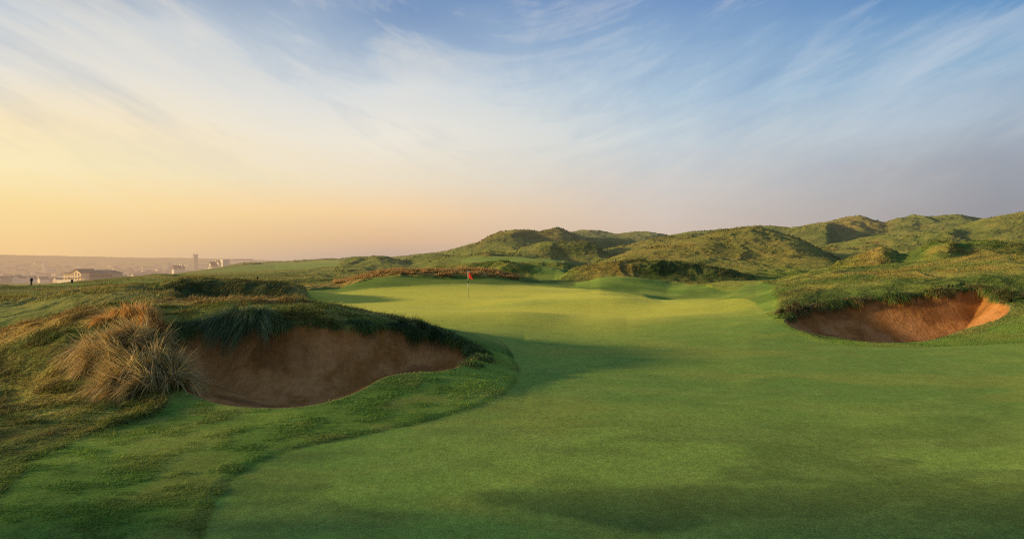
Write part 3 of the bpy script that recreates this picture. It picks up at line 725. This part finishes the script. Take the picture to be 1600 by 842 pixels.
M_white = plain_mat('white_paint', (.80, .78, .72), .4, .05); M_black = plain_mat('black_paint', (.02, .02, .02), .5, .1)
M_red = plain_mat('red_cloth', (.95, .06, .03), .8, .2, 12.); M_wood = plain_mat('weathered_wood', (.035, .03, .022), .9, .3, 20.)
M_pale = plain_mat('pale_timber', (.35, .27, .16), .8, .2, 20.)
def cloth_mat():
    m, nt = new_mat('red_flag_cloth')
    geo = N(nt, 'ShaderNodeNewGeometry'); f = NOISE(nt, geo.outputs['Position'], 9, 3)
    c = MIX(nt, f, (.75, .03, .02, 1), (1., .09, .05, 1))
    b = bsdf(nt, .7, .1); tr = nt.nodes.new('ShaderNodeBsdfTranslucent'); nt.links.new(c, b.inputs['Base Color']); nt.links.new(c, tr.inputs[0])
    ms = nt.nodes.new('ShaderNodeMixShader'); ms.inputs[0].default_value = .5; nt.links.new(b.outputs[0], ms.inputs[1]); nt.links.new(tr.outputs[0], ms.inputs[2])
    finish(nt, ms.outputs[0]); return m
M_red = cloth_mat()
M_pole = plain_mat('faded_pole_paint', (.30, .30, .20), .5, .1)
# flagstick on the green
fx, fy, _ = W(731.5, 53.0); fz = zat(731.5, 53.0)
fl = empty('golf_flag', (fx, fy, fz)); tag(fl, 'red golf flag hanging limp from a black and white pole on the green', 'flag')
bm = bmesh.new(); lathe(bm, [(.022, -.1), (.022, .74)], 10); bm_obj('pole_section', bm, M_pole, fl, True)
bm = bmesh.new(); lathe(bm, [(.024, .742), (.024, 1.10)], 10); bm_obj('pole_section', bm, M_white, fl, True)
bm = bmesh.new(); lathe(bm, [(.026, 1.102), (.026, 1.34)], 10); bm_obj('pole_section', bm, M_black, fl, True)
bm = bmesh.new(); lathe(bm, [(.027, 1.342), (.027, 2.06), (.02, 2.09), (.006, 2.1)], 10); bm_obj('pole_section', bm, M_white, fl, True)
bm = bmesh.new(); nu, nv_ = 12, 12; gr = []
for i in range(nu+1):
    row = []
    for j in range(nv_+1):
        u, v = i/nu, j/nv_
        x = .03+u*(.18+.26*(v**1.3)); z = 2.07-v*.45-u*.30-.05*math.sin(u*6)
        y = -.45*u*(.3+v)+.07*math.sin(u*9+v*2)*(.4+u)
        row.append(bm.verts.new((x-.05*(1-v)*u*0, y, z)))
    gr.append(row)
for i in range(nu):
    for j in range(nv_): bm.faces.new([gr[i][j], gr[i+1][j], gr[i+1][j+1], gr[i][j+1]])
bm_obj('cloth', bm, M_red, fl, True)
bm = bmesh.new(); lathe(bm, [(.054, -.08), (.054, .012), (.047, .012), (.047, -.06)], 16); bm_obj('hole_cup', bm, M_white, fl, True)

# posts about the course
def post(px, Y, w, h, label, mat, name='marker_post', group=None, head=None):
    z = zat(px, Y); X = (px-CX)/F*Y
    r = empty(name, (X, Y, z)); tag(r, label, 'post', group)
    bm = bmesh.new(); prism(bm, [(-w/2, -.2), (w/2, -.2), (w/2, h-.04), (w*.32, h), (-w*.32, h), (-w/2, h-.04)], -w/2, w/2); bm_obj('shaft', bm, mat, r)
    if head:
        bm = bmesh.new(); lathe(bm, [(head*.35, h*.62), (head, h*.68), (head, h*.96), (head*.55, h*1.05), (head*.2, h*1.08)], 12); bm_obj('head', bm, mat, r, True)
    else:
        bm = bmesh.new(); prism(bm, [(-w*.62, h+.003), (w*.62, h+.003), (w*.5, h+.05), (-w*.5, h+.05)], -w*.62, w*.62); bm_obj('cap', bm, mat, r)
    return r
post(49, 100, .16, 1.05, 'dark post with a wide round head, farthest left on the course', M_black, 'ball_washer', head=.20)
post(112.5, 100, .2, .5, 'short dark post on the fairway below the clubhouse', M_black)
post(402.5, 85, .17, .62, 'short dark post above the left end of the green', M_black)
post(920, 92, .2, 1.0, 'pale timber post on the left end of the middle dune', M_pale)
post(961, 92, .2, .6, 'low pale post on the crest of the middle dune', M_pale)

# ------------------------------------------------------------------ clubhouse
M_cream = plain_mat('cream_render', (.98, .72, .38), .8, .1, .5); M_slate = plain_mat('slate_roof', (.10, .095, .09), .7, .15, .5)
M_glass = plain_mat('dark_glass', (.06, .06, .07), .2, .1, .5, .5); M_greyw = plain_mat('grey_cladding', (.38, .33, .27), .8, .1, .5); M_trim = plain_mat('white_trim', (.78, .68, .52), .6, .05, .5)
M_redroof = plain_mat('brown_roof', (.28, .17, .10), .8, .15, .5)
def on_ground(px, Y, dz=0.): return ((px-CX)/F*Y, Y, zat(px, Y)+dz)
ch = empty('clubhouse', ((125-CX)/F*350, 350, CZ-(439-HY)*350/F-.0)); tag(ch, 'cream clubhouse with a lit gable, a balcony and a long grey wing', 'clubhouse')
s = 350/F    # metres per photo pixel there
bm = bmesh.new(); prism(bm, [(-18*s, -2.5), (2*s, -2.5), (2*s, 12.5*s), (-8*s, 18*s), (-18*s, 12.5*s)], 0, 9); wl = bm_obj('wall', bm, M_cream, ch)
bm = bmesh.new(); box(bm, -42*s, -18.05*s, 1.2, 9, -2.5, 11*s); bm_obj('wall', bm, M_cream, ch)
bm = bmesh.new(); box(bm, 2.05*s, 44*s, 4.2, 13, -2.5, 11.8*s); bm_obj('wing_wall', bm, M_greyw, ch)
bm = bmesh.new(); prism(bm, [(-19*s, 12*s), (-8*s, 18.05*s), (3*s, 12*s), (3*s, 12.7*s), (-8*s, 18.9*s), (-19*s, 12.7*s)], -.5, 9.5); bm_obj('roof', bm, M_redroof, ch)
def hip(bm, x0, x1, y0, y1, z0, h, inset):
    a = [bm.verts.new(p) for p in [(x0,y0,z0),(x1,y0,z0),(x1,y1,z0),(x0,y1,z0)]]; ym = (y0+y1)/2
    t0 = bm.verts.new((x0+inset, ym, z0+h)); t1 = bm.verts.new((x1-inset, ym, z0+h))
    for f in ([a[0],a[1],t1,t0],[a[1],a[2],t1],[a[2],a[3],t0,t1],[a[3],a[0],t0],[a[3],a[2],a[1],a[0]]): bm.faces.new(f)
bm = bmesh.new(); hip(bm, -43*s, -17*s, .7, 9.5, 11.02*s, 1.5, 3.5); bm_obj('roof', bm, M_redroof, ch)
bm = bmesh.new(); hip(bm, 1*s, 45.5*s, 3.6, 13.6, 11.82*s, 1.7, 3.0); bm_obj('wing_roof', bm, M_slate, ch)
bm = bmesh.new(); box(bm, -42.2*s, 3*s, -1.4, -.05, 6.0*s, 7.0*s); bm_obj('balcony', bm, M_trim, ch)
bm = bmesh.new(); box(bm, -42.2*s, 3*s, -2.2, -1.41, -2, 1.6*s); bm_obj('terrace_wall', bm, M_trim, ch)
for k in range(7):
    x = -41*s+k*3.25*s
    for (z0, z1) in ((7.6, 10.2), (1.8, 5.2)):
        bm = bmesh.new(); box(bm, x, x+1.5*s, 1.14, 1.19, z0*s, z1*s); bm_obj('window', bm, M_glass, ch)
for k in range(3):
    x = -16*s+k*6*s
    for (z0, z1) in ((7.6, 11.6 if k != 1 else 13.6), (1.8, 5.2)):
        bm = bmesh.new(); box(bm, x, x+2.2*s, -.06, -.01, z0*s, z1*s); bm_obj('window', bm, M_glass, ch)
for o_ in ch.children:
    if not o_.name.startswith('wing'): o_.rotation_euler = (0, 0, -.35)
for k in range(9):
    x = 4.5*s+k*4.4*s
    bm = bmesh.new(); box(bm, x, x+3.0*s, 4.13, 4.18, 5.0*s, 10.6*s); bm_obj('wing_window', bm, M_glass, ch)
bm = bmesh.new(); box(bm, 3*s, 10*s, -1.0, 1.8, -1, 4.6*s); bm_obj('porch', bm, M_cream, ch)

# ------------------------------------------------------------------ town in the haze
hm_w = [plain_mat('house_render_%s' % k, c, .85, .1, .3) for k, c in (('white', (.88, .78, .62)), ('cream', (.75, .60, .42)), ('grey', (.36, .31, .26)))]
hm_r = [plain_mat('house_roof_%s' % k, c, .85, .1, .3) for k, c in (('slate', (.17, .16, .15)), ('brown', (.22, .17, .13)))]
def house_proto(kind, w, d, h, rh, wm, rm, chim=True):
    r = empty('house', (0, 0, 0))
    bm = bmesh.new(); prism(bm, [(-w/2, -3), (w/2, -3), (w/2, h), (0, h+rh), (-w/2, h)], -d/2, d/2); bm_obj('wall', bm, wm, r)
    bm = bmesh.new(); prism(bm, [(-w/2-.4, h-.25), (0, h+rh+.03), (w/2+.4, h-.25), (w/2+.4, h+.1), (0, h+rh+.45), (-w/2-.4, h+.1)], -d/2-.3, d/2+.3); rf = bm_obj('roof', bm, rm, r)
    if chim:
        bm = bmesh.new(); box(bm, -.5, .5, -d/2+.3, -d/2+1.2, h+rh-.6, h+rh+1.4); bm_obj('chimney', bm, wm, r)
    return r
protos = [('small white gabled house', 'small white gabled houses in the hazy town', house_proto('a', 7, 10, 4.6, 3.0, hm_w[0], hm_r[0])),
          ('long cream terrace house', 'long cream terraces in the hazy town', house_proto('b', 8, 22, 4.8, 3.0, hm_w[1], hm_r[0])),
          ('grey house with a brown roof', 'grey houses in the hazy town', house_proto('c', 9, 13, 5.0, 3.4, hm_w[2], hm_r[1]))]
def copy_tree(o):
    c = o.copy(); COL.objects.link(c)
    for chd in o.children:
        k = chd.copy(); COL.objects.link(k); k.parent = c
    return c
used = [0, 0, 0]; placed = []
def visible(px, Y):
    z = zat(px, Y); py = HY+(CZ-z-5)*F/Y
    r = rowY < Y*.97; c = int(np.interp(px, cols, np.arange(NC)))
    return py < PY[r, c].min()-.5
tries = 0
rr_ = random.Random(4)
while len(placed) < 285 and tries < 6000:
    tries += 1
    Y = math.exp(rr_.uniform(math.log(450), math.log(1480))); px = rr_.uniform(-60, 400)
    if (Y < 520 and 60 < px < 190) or (Y < 640 and px > 190) or (Y < 900 and px > 320): continue
    X = (px-CX)/F*Y
    if any((X-a)**2+(Y-b)**2 < 9**2 for a, b in placed) or not visible(px, Y): continue
    k = rr_.choices([0, 1, 2], [.4, .3, .3])[0]
    name, grp, pr = protos[k]
    o = pr if used[k] == 0 else copy_tree(pr); used[k] += 1
    o.location = (X, Y, zat(px, Y)+.3); o.rotation_euler = (0, 0, rr_.choice([0, math.pi/2, .4, 1.2, -.5, 2.0])+rr_.uniform(-.2, .2))
    sc_ = rr_.uniform(.42, .78); o.scale = (sc_, sc_, sc_)
    tag(o, name+' standing in the hazy town on the left', 'house', grp); placed.append((X, Y))
# round tower above the roofs
tx, ty, tz = on_ground(305.5, 1150)
tz = CZ-(419-HY)*1150/F
M_tower = plain_mat('tower_stone', (.30, .27, .24), .85, .12, .3)
tw = empty('tower', (tx, ty, tz)); tag(tw, 'tall pale grey tower rising above the hazy town', 'tower')
bm = bmesh.new(); lathe(bm, [(4.4, -8), (4.0, 0), (3.5, 21.0), (4.2, 21.6), (4.2, 22.4)], 20); bm_obj('shaft', bm, M_tower, tw, False)
bm = bmesh.new()
for k in range(8):
    a = 2*math.pi*k/8; x, y = 3.5*math.cos(a), 3.5*math.sin(a); box(bm, x-.6, x+.6, y-.6, y+.6, 22.42, 23.7)
bm_obj('battlements', bm, M_tower, tw)
for k in range(3):
    bm = bmesh.new(); box(bm, -.5, .5, -4.6, -3.3, 5+k*5.5, 7+k*5.5); bm_obj('window', bm, M_glass, tw)
# two sunlit houses on the near edge of the town
def lit_house(px, py, Y, w, h, rh, label, tower=False):
    r = empty('house', ((px-CX)/F*Y, Y, CZ-(py-HY)*Y/F), -.55); tag(r, label, 'house')
    bm = bmesh.new(); prism(bm, [(-w/2, -6), (w/2, -6), (w/2, h), (0, h+rh), (-w/2, h)], -5, 5); bm_obj('wall', bm, M_trim, r)
    bm = bmesh.new(); prism(bm, [(-w/2-.4, h-.2), (0, h+rh+.05), (w/2+.4, h-.2), (w/2+.4, h+.2), (0, h+rh+.5), (-w/2-.4, h+.2)], -5.3, 5.3); bm_obj('roof', bm, M_redroof, r)
    for k in (-1, 1):
        bm = bmesh.new(); box(bm, k*w*.25-.7, k*w*.25+.7, -5.08, -5.02, 1.6, 3.4); bm_obj('window', bm, M_glass, r)
        bm = bmesh.new(); box(bm, k*w*.36-.6, k*w*.36+.6, 2, 3.4, h, h+rh+1.6); bm_obj('chimney', bm, M_trim, r)
    if tower:
        bm = bmesh.new(); box(bm, w/2+.1, w/2+4, -4, 3, -6, h+rh+1.4); bm_obj('stair_tower', bm, M_trim, r)
lit_house(335.5, 421, 620, 5, 3.0, 3.6, 'small lit gabled house left of the twin chimney house at the edge of town')
lit_house(347.5, 419, 620, 4.5, 4.0, 2.6, 'cream sunlit house with two chimneys and a stair tower at the edge of town', True)
lit_house(278.5, 424, 600, 3.4, 2.4, 2.4, 'tiny lit cottage at the far edge of the plain left of the tower')
for k, (px, w) in enumerate(((371, 16), (382, 12), (391, 10))):
    Y = 1300.
    r = empty('house', ((px-CX)/F*Y, Y, CZ-(409.5-HY)*Y/F))
    tag(r, ['largest dark roofed house on the distant headland', 'middle dark roofed house on the distant headland', 'rightmost dark roofed house on the distant headland'][k], 'house', 'houses on the distant headland')
    bm = bmesh.new(); box(bm, -w/2, w/2, -5, 5, -8, 3); bm_obj('wall', bm, hm_w[0], r)
    bm = bmesh.new(); prism(bm, [(-w/2-.5, 3.02), (w/2+.5, 3.02), (w/2-2.5, 6), (-w/2+2.5, 6)], -5.4, 5.4); bm_obj('roof', bm, hm_r[0], r)
# church with a pointed spire
r = empty('church', on_ground(69.5, 950)); tag(r, 'church with a pale pointed spire in the middle of the hazy town', 'church')
bm = bmesh.new(); box(bm, -2.2, 2.2, -2.2, 2.2, -3, 12); bm_obj('church_tower', bm, hm_w[0], r)
bm = bmesh.new(); lathe(bm, [(2.9, 12.02), (.15, 21)], 8); bm_obj('spire', bm, hm_w[0], r)
bm = bmesh.new(); prism(bm, [(-4, -3), (4, -3), (4, 5), (0, 9), (-4, 5)], 2.25, 18); bm_obj('nave', bm, hm_w[1], r)

# ------------------------------------------------------------------ sky, sun
world = bpy.data.worlds.new("World"); scene.world = world; world.use_nodes = True
nt = world.node_tree; nt.nodes.clear()
tc = N(nt, 'ShaderNodeTexCoord'); d = tc.outputs['Generated']
sx = N(nt, 'ShaderNodeSeparateXYZ'); nt.links.new(d, sx.inputs[0]); X_, Y_, Z_ = sx.outputs
az = M(nt, 'ARCTAN2', X_, Y_)
hyp = M(nt, 'SQRT', M(nt, 'ADD', M(nt, 'MULTIPLY', X_, X_), M(nt, 'MULTIPLY', Y_, Y_)))
el = M(nt, 'ARCTAN2', Z_, hyp)
# slow warping so that the bands are not level
mp = N(nt, 'ShaderNodeMapping'); nt.links.new(d, mp.inputs[0]); mp.inputs['Scale'].default_value = (1.2, 1.2, 3.0)
wn = NOISE(nt, mp.outputs[0], 1.6, 3, .5)
el2 = M(nt, 'ADD', el, M(nt, 'MULTIPLY', M(nt, 'SUBTRACT', wn, .5), M(nt, 'MULTIPLY', M(nt, 'MINIMUM', M(nt, 'MAXIMUM', el, 0.), .4), .45)))
e01 = M(nt, 'DIVIDE', el2, .5, clamp=True)
def ramp(stops):
    r = N(nt, 'ShaderNodeValToRGB'); cr = r.color_ramp; cr.interpolation = 'EASE' if False else 'LINEAR'
    for i, (yy, c) in enumerate(stops):
        pos = min(1, max(0, math.atan((HY-yy)/F)/.5)) if yy is not None else 1.0
        if i < 2: e = cr.elements[i]; e.position = pos
        else: e = cr.elements.new(pos)
        e.color = lin(*c)
    nt.links.new(e01, r.inputs[0]); return r.outputs[0]
rA = ramp([(405,(248,206,148)),(340,(255,224,160)),(285,(255,237,188)),(230,(253,233,192)),(160,(236,230,218)),(90,(205,212,218)),(20,(150,165,190)),(None,(105,130,170))])
rB = ramp([(405,(196,172,158)),(375,(228,190,152)),(335,(250,212,162)),(280,(243,226,198)),(205,(243,236,222)),(130,(222,226,227)),(60,(165,186,210)),(0,(120,150,192)),(None,(88,122,178))])
rC = ramp([(390,(214,190,172)),(340,(214,200,190)),(290,(214,209,205)),(220,(206,216,221)),(150,(180,203,222)),(80,(150,180,212)),(10,(120,154,200)),(None,(70,108,170))])
rD = ramp([(340,(152,152,160)),(280,(158,163,174)),(215,(172,187,203)),(150,(150,182,210)),(90,(110,155,200)),(20,(72,128,188)),(None,(50,95,160))])
def seg(a, b): return M(nt, 'DIVIDE', M(nt, 'SUBTRACT', az, a), b-a, clamp=True)
def ease(x): 
    n = N(nt, 'ShaderNodeMapRange'); n.interpolation_type = 'SMOOTHSTEP'; nt.links.new(x, n.inputs[0]); return n.outputs[0]
skc = MIX(nt, seg(-.62, -.18), rA, rB); skc = MIX(nt, seg(-.18, .22), skc, rC); skc = MIX(nt, seg(.22, .62), skc, rD)
# cirrus on a high flat sheet: streaks run toward the vanishing point at the left horizon
den = M(nt, 'ADD', M(nt, 'MAXIMUM', Z_, 0.), .17)
cv = N(nt, 'ShaderNodeCombineXYZ'); nt.links.new(M(nt, 'DIVIDE', X_, den), cv.inputs[0]); nt.links.new(M(nt, 'DIVIDE', Y_, den), cv.inputs[1])
m1 = N(nt, 'ShaderNodeMapping'); nt.links.new(cv.outputs[0], m1.inputs[0]); m1.inputs['Rotation'].default_value = (0, 0, math.radians(-6)); m1.inputs['Scale'].default_value = (1.3, .5, 1)
c1 = NOISE(nt, m1.outputs[0], 1.0, 8, .62, 1.6)
m2 = N(nt, 'ShaderNodeMapping'); nt.links.new(cv.outputs[0], m2.inputs[0]); m2.inputs['Rotation'].default_value = (0, 0, math.radians(-14)); m2.inputs['Scale'].default_value = (2.6, .8, 1); m2.inputs['Location'].default_value = (4.3, 2.2, 0)
c2 = NOISE(nt, m2.outputs[0], 2.0, 9, .68, 1.4)
m3 = N(nt, 'ShaderNodeMapping'); nt.links.new(cv.outputs[0], m3.inputs[0]); m3.inputs['Scale'].default_value = (.9, .6, 1); m3.inputs['Location'].default_value = (1.3, .2, 0)
c3_ = NOISE(nt, m3.outputs[0], .55, 5, .6, .6)
cl = M(nt, 'ADD', M(nt, 'MULTIPLY_ADD', az, -.035, .005), M(nt, 'ADD', M(nt, 'MULTIPLY', c1, .42), M(nt, 'ADD', M(nt, 'MULTIPLY', c2, .30), M(nt, 'MULTIPLY', c3_, .28))))
fan = M(nt, 'SUBTRACT', el, M(nt, 'MULTIPLY', M(nt, 'SQRT', M(nt, 'MULTIPLY_ADD', az, az, .02)), .42))
cf = N(nt, 'ShaderNodeCombineXYZ'); nt.links.new(M(nt, 'MULTIPLY', az, 2.2), cf.inputs[0]); nt.links.new(M(nt, 'MULTIPLY', fan, 7.5), cf.inputs[1])
f1 = NOISE(nt, cf.outputs[0], 1.35, 8, .56, .9)
cf2 = N(nt, 'ShaderNodeCombineXYZ'); nt.links.new(M(nt, 'MULTIPLY', az, 4.0), cf2.inputs[0]); nt.links.new(M(nt, 'MULTIPLY', fan, 24.), cf2.inputs[1]); cf2.inputs[2].default_value = 3.3
f2 = NOISE(nt, cf2.outputs[0], 1.6, 8, .62, .6)
cl = M(nt, 'ADD', M(nt, 'MULTIPLY', cl, .38), M(nt, 'ADD', M(nt, 'MULTIPLY', f1, .44), M(nt, 'MULTIPLY', f2, .20)))
cl = M(nt, 'SUBTRACT', cl, .008)
hi = M(nt, 'MULTIPLY', M(nt, 'SUBTRACT', cl, .49), 7.0, clamp=True)
lo = M(nt, 'MULTIPLY', M(nt, 'SUBTRACT', .50, cl), 7.0, clamp=True)
up = M(nt, 'MULTIPLY', M(nt, 'SUBTRACT', el, .03), 5.0, clamp=True)      # clouds melt into haze low down
white = MIX(nt, seg(-.6, .5), lin(250, 238, 216), lin(205, 214, 226))
blue = MIX(nt, seg(-.6, .7), lin(145, 166, 192), lin(72, 130, 192))
skc = MIX(nt, M(nt, 'MULTIPLY', M(nt, 'MULTIPLY', hi, up), .62), skc, white)
upb = M(nt, 'MULTIPLY', M(nt, 'SUBTRACT', el, .05), 4.5, clamp=True)
skc = MIX(nt, M(nt, 'MULTIPLY', M(nt, 'MULTIPLY', lo, upb), .45), skc, blue)
# the rest of the vault (overhead and behind the photographer) is plain dim evening blue
aaz = M(nt, 'ABSOLUTE', az)
beh = M(nt, 'DIVIDE', M(nt, 'SUBTRACT', aaz, 1.5), 1.0, clamp=True)
skc = MIX(nt, beh, skc, (.15, .20, .29, 1))
zen = M(nt, 'DIVIDE', M(nt, 'SUBTRACT', el, .5), .5, clamp=True)
skc = MIX(nt, zen, skc, (.11, .19, .34, 1))
low = M(nt, 'DIVIDE', M(nt, 'MULTIPLY', el, -1.), .05, clamp=True)
skc = MIX(nt, low, skc, (.10, .11, .08, 1))
b1 = N(nt, 'ShaderNodeBackground'); nt.links.new(skc, b1.inputs[0]); b1.inputs[1].default_value = .93
sky = N(nt, 'ShaderNodeTexSky'); sky.sky_type = 'NISHITA'; sky.sun_disc = False
sky.sun_elevation = math.radians(SUN_EL); sky.sun_rotation = math.radians(SUN_AZ); sky.air_density = 1.2; sky.dust_density = 2.0
b2 = N(nt, 'ShaderNodeBackground'); nt.links.new(sky.outputs[0], b2.inputs[0]); b2.inputs[1].default_value = .008
ad = N(nt, 'ShaderNodeAddShader'); nt.links.new(b1.outputs[0], ad.inputs[0]); nt.links.new(b2.outputs[0], ad.inputs[1])
wo = N(nt, 'ShaderNodeOutputWorld'); nt.links.new(ad.outputs[0], wo.inputs[0])

ld = bpy.data.lights.new('sun', 'SUN'); ld.energy = 5.0; ld.angle = math.radians(3.0); ld.color = (1.0, .74, .38)
lo_ = bpy.data.objects.new('sun', ld); COL.objects.link(lo_)
a, e = math.radians(SUN_AZ), math.radians(SUN_EL)
sd = Vector((math.sin(a)*math.cos(e), math.cos(a)*math.cos(e), math.sin(e)))
lo_.rotation_euler = sd.to_track_quat('Z', 'Y').to_euler()

# ------------------------------------------------------------------ camera
cam = bpy.data.cameras.new('camera'); co = bpy.data.objects.new('camera', cam); COL.objects.link(co)
cam.sensor_width = 36; cam.lens = 36*F/1600; cam.clip_start = .1; cam.clip_end = 40000
co.location = (0, 0, CZ)
co.rotation_euler = (math.radians(90), 0, 0); cam.shift_y = (HY-421)/1600.0
scene.camera = co
scene.view_settings.view_transform = 'Standard'; scene.view_settings.look = 'None'; scene.view_settings.exposure = 0; scene.view_settings.gamma = 1
scene.cycles.use_denoising = False; scene.cycles.filter_width = 1.15
scene.cycles.max_bounces = 4; scene.cycles.diffuse_bounces = 2; scene.cycles.transmission_bounces = 2; scene.cycles.transparent_max_bounces = 4
